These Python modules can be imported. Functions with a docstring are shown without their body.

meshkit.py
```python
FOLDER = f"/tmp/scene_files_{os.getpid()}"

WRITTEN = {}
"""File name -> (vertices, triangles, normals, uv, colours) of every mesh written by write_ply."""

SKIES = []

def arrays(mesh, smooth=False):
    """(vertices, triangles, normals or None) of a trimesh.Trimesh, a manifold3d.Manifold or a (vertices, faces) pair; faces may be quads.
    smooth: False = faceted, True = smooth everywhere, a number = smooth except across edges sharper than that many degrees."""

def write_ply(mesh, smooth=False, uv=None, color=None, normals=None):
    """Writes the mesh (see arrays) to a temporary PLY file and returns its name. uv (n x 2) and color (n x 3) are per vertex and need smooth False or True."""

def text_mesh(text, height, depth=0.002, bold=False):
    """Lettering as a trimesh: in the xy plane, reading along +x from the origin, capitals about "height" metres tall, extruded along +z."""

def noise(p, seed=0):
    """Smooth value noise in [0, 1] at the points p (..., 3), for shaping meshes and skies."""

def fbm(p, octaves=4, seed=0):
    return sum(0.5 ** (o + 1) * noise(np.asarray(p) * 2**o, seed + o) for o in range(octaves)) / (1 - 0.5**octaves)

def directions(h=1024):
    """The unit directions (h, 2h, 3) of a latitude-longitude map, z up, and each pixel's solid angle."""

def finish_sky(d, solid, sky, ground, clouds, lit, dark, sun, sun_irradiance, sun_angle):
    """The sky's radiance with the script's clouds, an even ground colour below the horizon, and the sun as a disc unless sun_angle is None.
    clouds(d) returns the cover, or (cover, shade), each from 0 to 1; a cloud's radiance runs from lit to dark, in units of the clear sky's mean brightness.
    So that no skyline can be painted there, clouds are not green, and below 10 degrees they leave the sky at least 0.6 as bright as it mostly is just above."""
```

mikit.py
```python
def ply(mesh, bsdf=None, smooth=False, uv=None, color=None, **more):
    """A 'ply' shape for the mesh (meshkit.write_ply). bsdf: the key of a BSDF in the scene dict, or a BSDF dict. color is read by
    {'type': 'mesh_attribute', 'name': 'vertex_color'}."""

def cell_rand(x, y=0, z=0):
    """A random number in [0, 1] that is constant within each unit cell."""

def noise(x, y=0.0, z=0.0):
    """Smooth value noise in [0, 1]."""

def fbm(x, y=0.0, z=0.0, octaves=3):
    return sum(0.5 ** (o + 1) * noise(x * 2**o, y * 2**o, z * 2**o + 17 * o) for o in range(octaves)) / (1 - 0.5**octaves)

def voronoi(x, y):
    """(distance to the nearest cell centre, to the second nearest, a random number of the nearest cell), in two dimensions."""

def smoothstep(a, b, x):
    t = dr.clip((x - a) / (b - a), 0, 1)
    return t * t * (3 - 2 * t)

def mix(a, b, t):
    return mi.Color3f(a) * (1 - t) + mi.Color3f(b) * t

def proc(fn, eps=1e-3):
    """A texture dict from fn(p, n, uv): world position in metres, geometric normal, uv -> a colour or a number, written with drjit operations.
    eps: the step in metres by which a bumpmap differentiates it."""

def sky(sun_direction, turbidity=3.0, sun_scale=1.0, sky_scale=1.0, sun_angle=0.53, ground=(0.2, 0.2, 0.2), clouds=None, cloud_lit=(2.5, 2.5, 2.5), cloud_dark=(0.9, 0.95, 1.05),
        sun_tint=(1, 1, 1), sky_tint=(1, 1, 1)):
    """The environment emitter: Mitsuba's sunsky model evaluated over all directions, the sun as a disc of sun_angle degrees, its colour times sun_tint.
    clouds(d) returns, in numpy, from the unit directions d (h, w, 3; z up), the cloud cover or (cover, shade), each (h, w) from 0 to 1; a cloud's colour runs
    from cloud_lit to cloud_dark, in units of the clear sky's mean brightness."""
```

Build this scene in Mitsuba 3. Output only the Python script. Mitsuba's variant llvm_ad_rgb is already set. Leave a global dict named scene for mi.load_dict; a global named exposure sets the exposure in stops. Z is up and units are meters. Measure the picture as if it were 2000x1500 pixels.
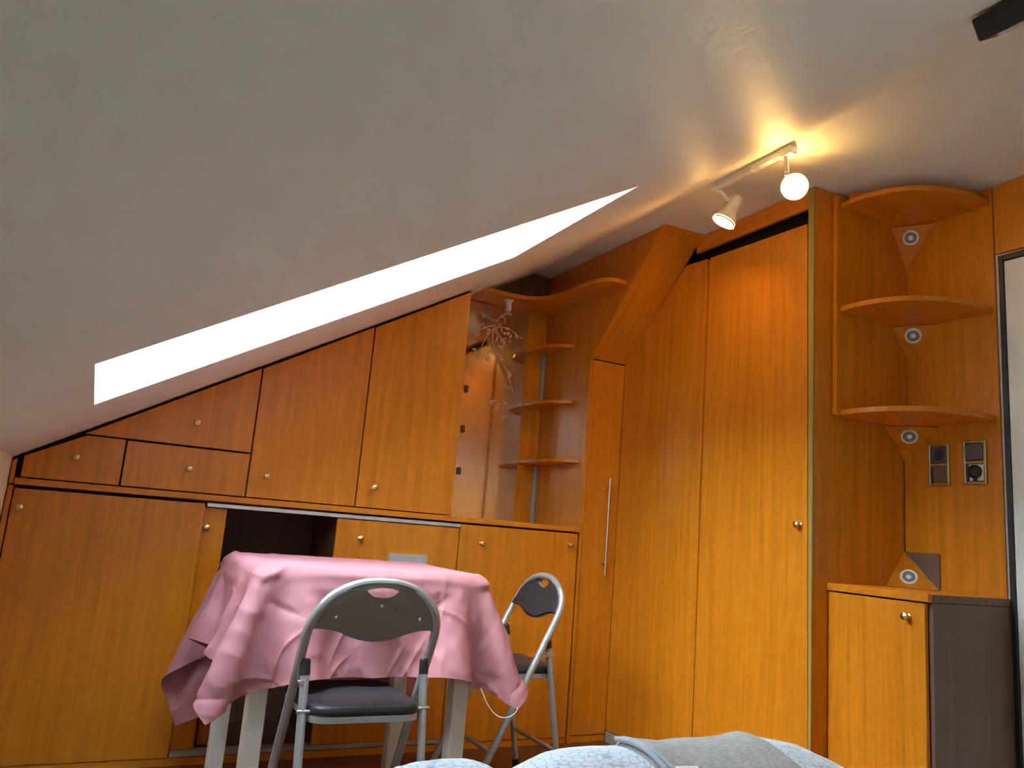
import math
import numpy as np
import trimesh
import drjit as dr
import mitsuba as mi
import mikit
import meshkit
from mikit import proc, noise, fbm, voronoi, cell_rand, smoothstep, mix
from shapely.geometry import Polygon

T = mi.ScalarTransform4f
PI = math.pi
scene, labels = {}, {}

# ------------------------------------------------------------------ camera, sky, exposure
YAW, PITCH, ROLL, FPX = 0.4721, 0.18636, 0.0812, 1536.34
CAM = np.array([0.0, 0.0, 0.9031])
_fw = np.array([math.sin(YAW) * math.cos(PITCH), math.cos(YAW) * math.cos(PITCH), math.sin(PITCH)])
_rt = np.array([math.cos(YAW), -math.sin(YAW), 0.0])
_up = np.cross(_rt, _fw)
_up = -math.sin(ROLL) * _rt + math.cos(ROLL) * _up
scene["camera"] = {
    "type": "perspective", "fov": math.degrees(2 * math.atan(1000 / FPX)), "fov_axis": "x", "near_clip": 0.02, "far_clip": 100.0,
    "to_world": T().look_at(origin=CAM.tolist(), target=(CAM + _fw).tolist(), up=_up.tolist()),
}


def _clouds(d):
    c = meshkit.fbm(d * 2.3, 4, 3)
    return np.clip(0.5 + 0.9 * (c - 0.5), 0, 1), np.clip(0.35 + 1.2 * (c - 0.5), 0, 1)


scene["sky"] = mikit.sky((-0.65, -0.1, 0.75), turbidity=4.0, sun_scale=0.0, sky_scale=1.0, clouds=_clouds,
                         cloud_lit=(1.28, 1.5, 1.56), cloud_dark=(0.82, 0.98, 1.08), sky_tint=(0.86, 1.0, 1.0))
exposure = 7.35
LAMP = 0.8                                                     # radiance of the tungsten spots, scene units


# ------------------------------------------------------------------ materials
def lin(r, g, b):
    f = lambda c: (c / 255 / 12.92) if c <= 10 else (((c / 255) + 0.055) / 1.055) ** 2.4
    return [f(r), f(g), f(b)]


def rgb(c):
    return {"type": "rgb", "value": [float(x) for x in c]}


def pr(color, rough=0.5, metal=0.0, spec=0.5, **k):
    return {"type": "twosided", "b": {"type": "principled", "base_color": color if isinstance(color, dict) else rgb(color), "roughness": rough, "metallic": metal, "specular": spec, **k}}


def wood_fn(light, dark, axis):
    light, dark = mi.Color3f(light), mi.Color3f(dark)

    def fn(p, n, uv):
        if axis == "z":
            a, l = p.x + p.y * 1.31, p.z
        elif axis == "slant":
            a, l = p.x * 1.3, (p.y - p.z) * 0.7
        elif axis == "x":
            a, l = p.z * 1.2 + p.y, p.x
        else:
            a, l = p.z * 1.2 + p.x, p.y
        w = fbm(a * 5.0, l * 0.9, 3.0, 2)
        g = fbm(a * 55.0 + w * 2.0, l * 2.2, 1.0, 3)
        pore = noise(a * 420.0, l * 9.0, 5.0)
        ring = 0.5 + 0.5 * dr.sin((a * 9.0 + w * 3.4) * 6.2832 * 2.2)
        fleck = noise(a * 60.0, l * 55.0, 9.0)
        t = dr.clip(0.10 + 0.50 * g + 0.08 * ring + 0.22 * pore + 0.16 * fleck, 0, 1)
        return dark * (1 - t) + light * t

    return proc(fn)


WL, WD = (0.72, 0.240, 0.013), (0.40, 0.108, 0.006)
scene["wood_upright"] = pr(wood_fn(WL, WD, "z"), 0.29, 0, 0.38)
scene["wood_level"] = pr(wood_fn(WL, WD, "x"), 0.33, 0, 0.38)
scene["wood_cross"] = pr(wood_fn(WL, WD, "y"), 0.33, 0, 0.38)
scene["wood_slant"] = pr(wood_fn(WL, WD, "slant"), 0.33, 0, 0.38)
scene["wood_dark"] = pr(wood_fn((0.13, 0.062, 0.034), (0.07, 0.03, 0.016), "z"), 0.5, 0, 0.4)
scene["wood_floor"] = pr(wood_fn((0.16, 0.065, 0.030), (0.085, 0.032, 0.015), "x"), 0.4, 0, 0.5)
scene["brown_board"] = pr(wood_fn((0.165, 0.085, 0.055), (0.13, 0.065, 0.040), "z"), 0.5, 0, 0.4)
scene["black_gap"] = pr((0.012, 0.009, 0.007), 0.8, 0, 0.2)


def plaster_fn(p, n, uv):
    t = fbm(p.x * 3.0, p.y * 3.0, p.z * 3.0, 3)
    return mix((0.70, 0.705, 0.605), (0.75, 0.755, 0.655), t)


def plaster_bump(p, n, uv):
    a = p.x * 0.866 + p.z * 0.5
    return 0.35 * noise(a * 75.0, p.y * 22.0, 3.0) + 0.5 * noise(a * 190.0, p.y * 70.0, 8.0) + 0.3 * noise(a * 330.0, p.y * 200.0, 5.0)


scene["plaster"] = {"type": "twosided", "b": {"type": "bumpmap", "arbitrary": proc(plaster_bump, 2e-3), "scale": 0.0016,
                                              "b": {"type": "principled", "base_color": proc(plaster_fn), "roughness": 0.5, "specular": 0.4}}}
scene["white_paint"] = pr((0.80, 0.79, 0.76), 0.5)
scene["cream_paint"] = pr((0.70, 0.67, 0.58), 0.4)
scene["white_plastic"] = pr((0.74, 0.72, 0.67), 0.35)
scene["door_white"] = pr((0.74, 0.74, 0.68), 0.4)
scene["alu"] = pr((0.62, 0.60, 0.60), 0.35, 0.6)
scene["steel"] = {"type": "twosided", "b": {"type": "roughconductor", "material": "none", "specular_reflectance": rgb((0.62, 0.60, 0.57)), "alpha": 0.22}}
scene["brass"] = {"type": "twosided", "b": {"type": "roughconductor", "material": "none", "specular_reflectance": rgb((0.72, 0.55, 0.27)), "alpha": 0.16}}
scene["mirror_silver"] = {"type": "twosided", "b": {"type": "roughconductor", "material": "none", "specular_reflectance": rgb((0.74, 0.72, 0.68)), "alpha": 0.004}}
scene["etched"] = pr((0.62, 0.50, 0.42), 0.7)
scene["chair_grey"] = pr((0.50, 0.52, 0.53), 0.36, 0.7)
scene["chair_back_grey"] = pr((0.21, 0.18, 0.145), 0.38, 0.1)
scene["black_plastic"] = pr((0.018, 0.018, 0.018), 0.4)
scene["grey_trim"] = pr((0.33, 0.30, 0.26), 0.5)
scene["vinyl"] = {"type": "twosided", "b": {"type": "bumpmap", "arbitrary": proc(lambda p, n, uv: noise(p.x * 420.0, p.y * 420.0, p.z * 420.0), 1e-3), "scale": 0.0003,
                                            "b": {"type": "principled", "base_color": rgb((0.022, 0.022, 0.024)), "roughness": 0.42, "specular": 0.5}}}
scene["table_cream"] = pr((0.72, 0.70, 0.60), 0.4)
scene["gunmetal"] = pr((0.11, 0.095, 0.085), 0.35, 0.5)
scene["light_lens"] = pr((0.20, 0.22, 0.22), 0.3)
scene["glass_pane"] = {"type": "thindielectric", "int_ior": 1.5}


def cloth_fn(p, n, uv):
    t = fbm(p.x * 14.0, p.y * 14.0, p.z * 14.0, 3)
    w = 0.5 + 0.5 * noise(uv.x * 700.0, uv.y * 700.0)
    return mix((0.43, 0.165, 0.178), (0.49, 0.20, 0.212), t) * (0.94 + 0.06 * w)


def cloth_bump(p, n, uv):
    x, y = uv.x, uv.y
    r1 = 1 - dr.abs(2 * fbm(x * 7.0 + 2.0, y * 5.0, 1.0, 2) - 1)
    r2 = 1 - dr.abs(2 * fbm((x + y) * 9.0, (x - y) * 6.0, 4.0, 2) - 1)
    f = smoothstep(0.012, 0.0, dr.abs(dr.abs(x - 0.5) - 0.17)) + smoothstep(0.012, 0.0, dr.abs(dr.abs(y - 0.5) - 0.17))
    return r1 * r1 * r1 + 0.8 * r2 * r2 * r2 + 0.25 * f


scene["pink_cloth"] = {"type": "twosided", "b": {"type": "bumpmap", "arbitrary": proc(cloth_bump, 3e-3), "scale": 0.006,
                                                 "b": {"type": "principled", "base_color": proc(cloth_fn), "roughness": 0.6, "sheen": 0.4, "specular": 0.35}}}


def duvet_fn(p, n, uv):
    wx, wy = 0.5 * noise(uv.x * 70.0, uv.y * 70.0, 2.0), 0.5 * noise(uv.x * 70.0, uv.y * 70.0, 7.0)
    a, b, c = voronoi(uv.x * 60.0 + wx, uv.y * 60.0 + wy)
    e = smoothstep(0.05, 0.17, b - a)
    return mix((0.37, 0.44, 0.47), (0.60, 0.63, 0.63), e)


scene["duvet_cotton"] = pr(proc(duvet_fn), 0.8, 0, 0.2)
scene["towel_grey"] = {"type": "twosided", "b": {"type": "bumpmap", "arbitrary": proc(lambda p, n, uv: noise(uv.x * 260.0, uv.y * 260.0) + 0.5 * noise(uv.x * 600.0, uv.y * 600.0), 1e-3), "scale": 0.002,
                                                 "b": {"type": "principled", "base_color": proc(lambda p, n, uv: mix((0.30, 0.28, 0.25), (0.45, 0.425, 0.385), fbm(uv.x * 190.0, uv.y * 190.0, 0.0, 2))), "roughness": 0.9, "specular": 0.1}}}
scene["sheet_grey"] = pr((0.40, 0.42, 0.43), 0.85, 0, 0.2)
scene["wall_paint"] = pr((0.72, 0.69, 0.63), 0.6)


# ------------------------------------------------------------------ mesh helpers
def cat(*m):
    return trimesh.util.concatenate([x for x in m if x is not None])


def hull(pts):
    return trimesh.convex.convex_hull(np.asarray(pts, float))


def box(x0, x1, y0, y1, z0, z1, c=0.0015):
    lo, hi = np.array([x0, y0, z0], float), np.array([x1, y1, z1], float)
    lo, hi = np.minimum(lo, hi), np.maximum(lo, hi)
    c = min(c, 0.3 * (hi - lo).min())
    pts = []
    for k in range(3):
        l, h = lo + c, hi - c
        l[k], h[k] = lo[k], hi[k]
        for a in (l[0], h[0]):
            for b in (l[1], h[1]):
                for d in (l[2], h[2]):
                    pts.append((a, b, d))
    return hull(pts)


def plate(poly, axis, a0, a1, c=0.0015):
    """A panel from a convex or concave 2-D outline: axis 'x' -> poly in (y,z), 'y' -> (x,z), 'z' -> (x,y); from a0 to a1 along the axis. Convex ones get chamfers."""
    P = Polygon(poly)
    if P.exterior.is_ccw is False:
        P = Polygon(list(P.exterior.coords)[::-1])
    lo, hi = min(a0, a1), max(a0, a1)
    if P.convex_hull.area < P.area * 1.0005 and c > 0:
        inn = P.buffer(-c, join_style=2)
        q = np.array(P.exterior.coords)[:-1]
        qi = np.array(inn.exterior.coords)[:-1]
        v = [(a, b, lo + c) for a, b in q] + [(a, b, hi - c) for a, b in q] + [(a, b, lo) for a, b in qi] + [(a, b, hi) for a, b in qi]
        m = hull(v)
    else:
        m = trimesh.creation.extrude_polygon(P, hi - lo, engine="earcut")
        m.apply_translation([0, 0, lo])
    v = np.array(m.vertices)
    if axis == "x":
        v = v[:, [2, 0, 1]]
    elif axis == "y":
        v = np.stack([v[:, 0], v[:, 2], v[:, 1]], 1)
    m = trimesh.Trimesh(v, m.faces, process=False)
    if m.volume < 0:
        m.invert()
    return m


def tube(pts, r, n=12, closed=False, cap=True):
    pts = np.asarray(pts, float)
    m = len(pts)
    r = np.full(m, r) if np.isscalar(r) else np.asarray(r, float)
    tan = np.gradient(pts, axis=0) if not closed else np.roll(pts, -1, 0) - np.roll(pts, 1, 0)
    tan /= np.linalg.norm(tan, axis=1, keepdims=True)
    ref = np.array([0.13, 0.31, 0.94]) if abs(tan[0] @ [0.13, 0.31, 0.94]) < 0.9 else np.array([1.0, 0, 0])
    u = np.cross(tan[0], ref)
    u /= np.linalg.norm(u)
    rings = []
    for k in range(m):
        u = u - tan[k] * (u @ tan[k])
        u /= np.linalg.norm(u)
        w = np.cross(tan[k], u)
        a = np.arange(n) * 2 * PI / n
        rings.append(pts[k] + r[k] * (np.cos(a)[:, None] * u + np.sin(a)[:, None] * w))
    v = np.vstack(rings)
    f = []
    for k in range(m if closed else m - 1):
        k2 = (k + 1) % m
        for i in range(n):
            j = (i + 1) % n
            f += [(k * n + i, k * n + j, k2 * n + j), (k * n + i, k2 * n + j, k2 * n + i)]
    if cap and not closed:
        v = np.vstack([v, pts[:1], pts[-1:]])
        for i in range(n):
            j = (i + 1) % n
            f += [(m * n, j, i), (m * n + 1, (m - 1) * n + i, (m - 1) * n + j)]
    return trimesh.Trimesh(v, f, process=False)


def spline(ctrl, n=40):
    from scipy.interpolate import CubicSpline
    c = np.asarray(ctrl, float)
    t = np.r_[0, np.cumsum(np.linalg.norm(np.diff(c, axis=0), axis=1))]
    return CubicSpline(t, c)(np.linspace(0, t[-1], n))


def lathe(profile, origin, axis, n=28):
    """profile: (radius, height) pairs; turned about axis through origin."""
    m = trimesh.creation.revolve(np.asarray(profile, float), sections=n)
    a = np.asarray(axis, float) / np.linalg.norm(axis)
    M = trimesh.geometry.align_vectors([0, 0, 1], a)
    M[:3, 3] = origin
    m.apply_transform(M)
    return m


def add(key, mesh, bsdf, smooth=False, label=None, cat=None, group=None, kind=None, uv=None, **k):
    n, base = 0, key
    while key in scene:
        n += 1
        key = f"{base}_{n:03d}"
    scene[key] = mikit.ply(mesh, bsdf, smooth=smooth, uv=uv, **k)
    if label or cat or kind or group:
        tag(key, label, cat, group, kind)
    return key


def tag(key, label=None, cat=None, group=None, kind=None):
    d = {"label": label, "category": cat, "group": group, "kind": kind}
    labels[key] = {a: b for a, b in d.items() if b}


# ------------------------------------------------------------------ main planes (metres)
YA = 3.159            # fronts of the long cabinet wall
YB = 3.62             # back wall of the niche
X1 = 2.031            # left face of the boxed-in column
XB = 2.241            # wardrobe front
XC = 2.743            # right wall
ZC = 2.289            # flat ceiling
R0, RS = 1.1743, 0.5822   # roof underside z = R0 + RS * x
XK = -0.262           # knee wall
XCR = (ZC - R0) / RS      # where the slope meets the flat ceiling
YF = -1.75            # wall behind the camera
roof = lambda x: R0 + RS * x
TH = math.atan(RS)
SX0, SX1, SY0, SY1 = -0.036, 1.195, 1.671, 2.408     # the skylight's opening

# ------------------------------------------------------------------ the setting
add("floor", box(XK - 0.1, XC + 0.1, YF - 0.1, YB + 0.1, -0.06, 0.0, 0), "wood_floor", kind="structure", label="dark reddish brown wooden floor")
add("ceiling", box(XCR, XC + 0.1, YF - 0.1, YB + 0.1, ZC, ZC + 0.1, 0), "plaster", kind="structure", label="flat strip of white ceiling above the wardrobe")
ct, st = math.cos(TH), math.sin(TH)
DEEP = 0.40                                              # thickness of the roof
WY0, WY1 = -1.45, -0.80                                 # a second, shorter skylight behind the camera


def on_roof(m):
    """Mesh in (along slope from x=0, y, outward) -> world."""
    v = np.asarray(m.vertices)
    w = np.stack([v[:, 0] * ct - v[:, 2] * st, v[:, 1], R0 + v[:, 0] * st + v[:, 2] * ct], 1)
    return trimesh.Trimesh(w, m.faces, process=False)


rp = Polygon([(-0.75, YF - 0.1), (XCR / ct + 0.03, YF - 0.1), (XCR / ct + 0.03, YB + 0.1), (-0.75, YB + 0.1)],
             [[(SX0 / ct, SY0), (SX1 / ct, SY0), (SX1 / ct, SY1), (SX0 / ct, SY1)], [(SX0 / ct, WY0), (SX1 / ct, WY0), (SX1 / ct, WY1), (SX0 / ct, WY1)]])
rm = trimesh.creation.extrude_polygon(rp, DEEP, engine="earcut")
add("ceiling_slope", on_roof(rm), "plaster", kind="structure", label="white sloping attic ceiling with the skylight cut into it")
for k, (y0, y1) in enumerate(((SY0, SY1), (WY0, WY1))):
    nm = f"window_{k + 1}"
    a0, a1 = SX0 / ct, SX1 / ct
    fw = 0.045
    add(nm + "__frame", on_roof(cat(box(a0, a0 + fw, y0, y1, DEEP - 0.07, DEEP + 0.01), box(a1 - fw, a1, y0, y1, DEEP - 0.07, DEEP + 0.01),
                                    box(a0, a1, y0, y0 + fw, DEEP - 0.07, DEEP + 0.01), box(a0, a1, y1 - fw, y1, DEEP - 0.07, DEEP + 0.01))), "white_paint")
    pane = trimesh.Trimesh([(a0 + fw, y0 + fw, DEEP - 0.03), (a1 - fw, y0 + fw, DEEP - 0.03), (a1 - fw, y1 - fw, DEEP - 0.03), (a0 + fw, y1 - fw, DEEP - 0.03)], [(0, 1, 2), (0, 2, 3)], process=False)
    add(nm + "__pane", on_roof(pane), "glass_pane")
    tag(nm, ("long skylight in the slope above the cabinets, glowing with daylight", "second skylight in the slope behind the viewer")[k], kind="structure")
add("wall_left", box(XK - 0.1, XK, YF - 0.1, YB + 0.1, 0, roof(XK) + 0.12, 0), "plaster", kind="structure", label="low white knee wall under the slope")
add("wall_back", box(XK - 0.1, XC + 0.1, YB, YB + 0.1, 0, ZC + 0.1, 0), "wall_paint", kind="structure", label="wall behind the built-in cabinets")
add("wall_front", plate([(XK - 0.1, 0), (XC + 0.1, 0), (XC + 0.1, ZC), (XCR, ZC), (XK - 0.1, roof(XK - 0.1))], "y", YF - 0.1, YF, 0), "wall_paint", kind="structure", label="wall behind the viewer")
DY0, DY1, DZ = 0.72, 1.603, 2.016
add("wall_right", cat(box(XC, XC + 0.1, DY1, YB + 0.1, 0, ZC, 0), box(XC, XC + 0.1, YF - 0.1, DY0, 0, ZC, 0), box(XC, XC + 0.1, DY0, DY1, DZ, ZC, 0)),
    "wall_paint", kind="structure", label="right wall clad in orange brown veneer beside the door")
add("wall_right__panel", plate([(1.612, 0.0), (1.985, 0.0), (1.985, ZC - 0.004), (1.618, ZC - 0.004)], "x", XC - 0.010, XC - 0.001, 0.001), "wood_upright")
add("trim_1", box(XC - 0.016, XC - 0.001, 0.55, 1.6085, 2.024, ZC - 0.003), "wood_upright", kind="structure", label="veneer panel above the white door at the right edge")
# white door with its dark frame
fr = cat(box(XC - 0.014, XC + 0.06, DY1 - 0.019, DY1 - 0.001, 0.0, DZ, 0.002), box(XC - 0.014, XC + 0.06, DY0 + 0.001, DY0 + 0.028, 0.0, DZ, 0.002),
         box(XC - 0.014, XC + 0.06, DY0 + 0.028, DY1 - 0.019, DZ - 0.022, DZ, 0.002))
add("door_1__frame", fr, "black_plastic", label="black door frame")
add("door_1__leaf", box(XC - 0.010, XC + 0.030, DY0 + 0.030, DY1 - 0.021, 0.006, DZ - 0.024), "door_white")
hd = cat(tube([(XC - 0.012, 0.80, 1.0), (XC - 0.045, 0.80, 1.0), (XC - 0.05, 0.82, 1.0), (XC - 0.05, 0.92, 1.0)], 0.009))
add("door_1__handle", hd, "steel", smooth=40)
tag("door_1", "white door in a black frame at the right edge of the view", kind="structure")

# the house across the street, which hides the low sky from the skylights
HB = "neighbouring_house"
scene["house_render"] = pr((0.30, 0.27, 0.23), 0.8, 0, 0.2)
scene["house_tiles"] = pr((0.17, 0.085, 0.06), 0.8, 0, 0.2)
add(HB + "__wall", box(-13.0, -6.8, -20.0, 24.0, -9.0, 4.3, 0), "house_render")
add(HB + "__roof", plate([(-13.4, 4.3), (-6.4, 4.3), (-8.6, 6.1), (-11.2, 6.1)], "y", -20.4, 24.4, 0), "house_tiles")
tag(HB, "house across the street, outside the skylights", "house", kind="structure")

# ------------------------------------------------------------------ long cabinet wall
def knob(parent, x, y, z, axis=(0, -1, 0)):
    prof = [(0, 0), (0.009, 0), (0.009, 0.002), (0.0045, 0.004), (0.0045, 0.012), (0.010, 0.016), (0.0125, 0.020), (0.0115, 0.025), (0.006, 0.028), (0, 0.0285)]
    return add(parent + "__knob", lathe(prof, (x, y, z), axis, 20), "brass", smooth=40, label="small round brass knob")


# lower cabinet with sliding doors
L = "sliding_door_cabinet"
tag(L, "long low built-in cabinet with sliding wooden doors standing behind the pink table", "cabinet")
add(L + "__plinth", box(XK + 0.002, 2.026, YA + 0.004, YA + 0.022, 0.0, 0.028), "wood_level")
add(L + "__side_board", box(XK + 0.003, -0.243, YA - 0.004, YB - 0.003, 0.001, 0.928), "wood_upright")
add(L + "__track", box(0.378, 1.425, YA + 0.001, YA + 0.050, 0.030, 0.046), "grey_trim", label="beige sliding track")
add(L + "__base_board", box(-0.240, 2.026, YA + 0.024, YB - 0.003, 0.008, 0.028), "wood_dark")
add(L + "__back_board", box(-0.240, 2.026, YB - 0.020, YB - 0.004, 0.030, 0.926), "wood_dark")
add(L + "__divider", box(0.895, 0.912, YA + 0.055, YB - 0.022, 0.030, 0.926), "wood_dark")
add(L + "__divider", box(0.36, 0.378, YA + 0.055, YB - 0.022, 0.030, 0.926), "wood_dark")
add(L + "__post", box(0.485, 0.522, YA + 0.14, YA + 0.16, 0.030, 0.44), "wood_upright")
add(L + "__upper_track", box(0.381, 1.421, YA - 0.003, YA + 0.046, 0.908, 0.923), "alu", label="pale metal sliding track")
d0 = add(L + "__door", box(-0.239, 0.374, YA, YA + 0.017, 0.029, 0.919), "wood_upright", label="widest sliding door")
knob(d0, -0.212, YA, 0.856)
d1 = add(L + "__door", box(0.20, 0.459, YA + 0.028, YA + 0.044, 0.047, 0.906), "wood_upright")
knob(d1, 0.392, YA + 0.028, 0.832)
d2 = add(L + "__door", box(0.882, 1.419, YA + 0.006, YA + 0.022, 0.047, 0.906), "wood_upright")
knob(d2, 0.980, YA + 0.006, 0.832)
pl = cat(box(1.106, 1.282, YA - 0.006, YA + 0.006, 0.700, 0.781, 0.002), box(1.106, 1.270, YA - 0.012, YA - 0.006, 0.700, 0.776, 0.003))
add(d2 + "__pull_plate", pl, "alu", label="flat metal pull plate")
d3 = add(L + "__door", box(1.4225, 2.0225, YA, YA + 0.017, 0.030, 0.923), "wood_upright")
knob(d3, 1.524, YA, 0.846)
knob(d3, 1.976, YA, 0.868)
# ledge between the two rows
add("cabinet_ledge", cat(box(-0.243, 2.027, YA - 0.010, YB - 0.003, 0.930, 0.953, 0.002)), "wood_level",
    label="long narrow wooden ledge between the upper and the lower row of cabinets", cat="ledge")
# upper cabinet under the slope
U = "eaves_cabinet"
tag(U, "upper built-in cabinet with drawers and doors cut to the sloping ceiling", "cabinet")
gap = 0.013
rt_ = lambda x: roof(x) - gap
add(U + "__side_board", plate([(XK + 0.003, 0.932), (-0.246, 0.932), (-0.246, rt_(-0.246)), (XK + 0.003, rt_(XK))], "y", YA - 0.004, YA + 0.40, 0.001), "wood_upright")


def front(name, pts):
    return add(U + "__" + name, plate(pts, "y", YA, YA + 0.018, 0.0014), "wood_upright")


g = 0.0028
k_ = front("drawer", [(-0.228, 0.957), (0.077 - g, 0.957), (0.077 - g, 1.124 - g), (-0.052, 1.124 - g), (-0.228, rt_(-0.228))])
knob(k_, -0.073, YA, 1.041)
k_ = front("drawer", [(0.077 + g, 0.957), (0.5115 - g, 0.957), (0.5115 - g, 1.122 - g), (0.077 + g, 1.122 - g)])
knob(k_, 0.298, YA, 1.041)
xq = (1.124 + g + gap - R0) / RS
k_ = front("flap", [(xq, 1.124 + g), (0.5115 - g, 1.123 + g), (0.5115 - g, rt_(0.5115))])
knob(k_, 0.300, YA, 1.213)
for x0, x1, kx in ((0.5115, 0.9435, 0.578), (0.9435, 1.372, 1.014)):
    k_ = front("door", [(x0 + g, 0.957), (x1 - g, 0.957), (x1 - g, rt_(x1)), (x0 + g, rt_(x0))])
    knob(k_, kx, YA, 1.041)
add(U + "__carcass", cat(box(1.357, 1.374, YA + 0.019, YB - 0.003, 0.956, rt_(1.357) - 0.01), box(0.505, 0.519, YA + 0.019, YB - 0.003, 0.956, rt_(0.505) - 0.01),
                         box(0.937, 0.951, YA + 0.019, YB - 0.003, 0.956, rt_(0.937) - 0.01), box(-0.243, 1.37, YB - 0.018, YB - 0.004, 0.956, 1.0)), "wood_dark")
add(U + "__gap_strip", plate([(XK + 0.004, rt_(XK) - 0.03), (1.374, rt_(1.374) - 0.03), (1.374, roof(1.374) - 0.001), (XK + 0.004, roof(XK) - 0.001)], "y", YA + 0.020, YA + 0.03, 0), "black_gap", label="black foam strip under the slope")
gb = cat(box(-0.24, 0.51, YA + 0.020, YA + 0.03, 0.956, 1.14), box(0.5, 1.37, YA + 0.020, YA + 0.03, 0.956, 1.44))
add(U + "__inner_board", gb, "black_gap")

# ------------------------------------------------------------------ open corner niche with mirror
N = "corner_niche"
tag(N, "open wooden corner niche with a wavy top board and three small rounded shelves", "shelf unit")
add(N + "__back_panel", plate([(1.376, 0.955), (2.028, 0.955), (2.028, ZC - 0.003), (XCR, ZC - 0.003), (1.376, roof(1.376) - 0.004)], "y", YB - 0.012, YB - 0.002, 0), "wood_upright")
add(N + "__upper_back", plate([((2.089 - R0 + 0.006) / RS, 2.089), (2.028, 2.089), (2.028, ZC - 0.004), (XCR, ZC - 0.004)], "y", YB - 0.020, YB - 0.0125, 0), "wood_dark", label="dark unfinished board")
for z, tipy, sy in ((1.847, 3.35, 3.47), (1.557, 3.335, 3.468), (1.257, 3.235, 3.43)):
    t = np.linspace(0, 1, 17)[:, None]
    a, c, b = np.array([1.911, sy]), np.array([1.935, tipy + 0.015]), np.array([2.0295, tipy - 0.03])
    cur = (1 - t) ** 2 * a + 2 * t * (1 - t) * c + t ** 2 * b
    add(N + "__shelf", plate([(1.911, YB - 0.013)] + cur.tolist() + [(2.0295, YB - 0.013)], "z", z, z + 0.017, 0.0015), "wood_level")
wl = [(1.40, 3.40), (1.53, 3.405), (1.66, 3.412), (1.76, 3.405), (1.83, 3.37), (1.868, 3.30), (1.885, 3.20), (1.888, 3.09), (1.89, 3.0), (1.905, 2.925), (1.945, 2.88), (1.995, 2.872), (2.0295, 2.888)]
add(N + "__top_shelf", plate(spline(wl, 50).tolist() + [(2.0295, YB - 0.013), (1.40, YB - 0.013)], "z", 2.067, 2.087, 0), "wood_level", label="wavy-edged top board")
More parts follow.
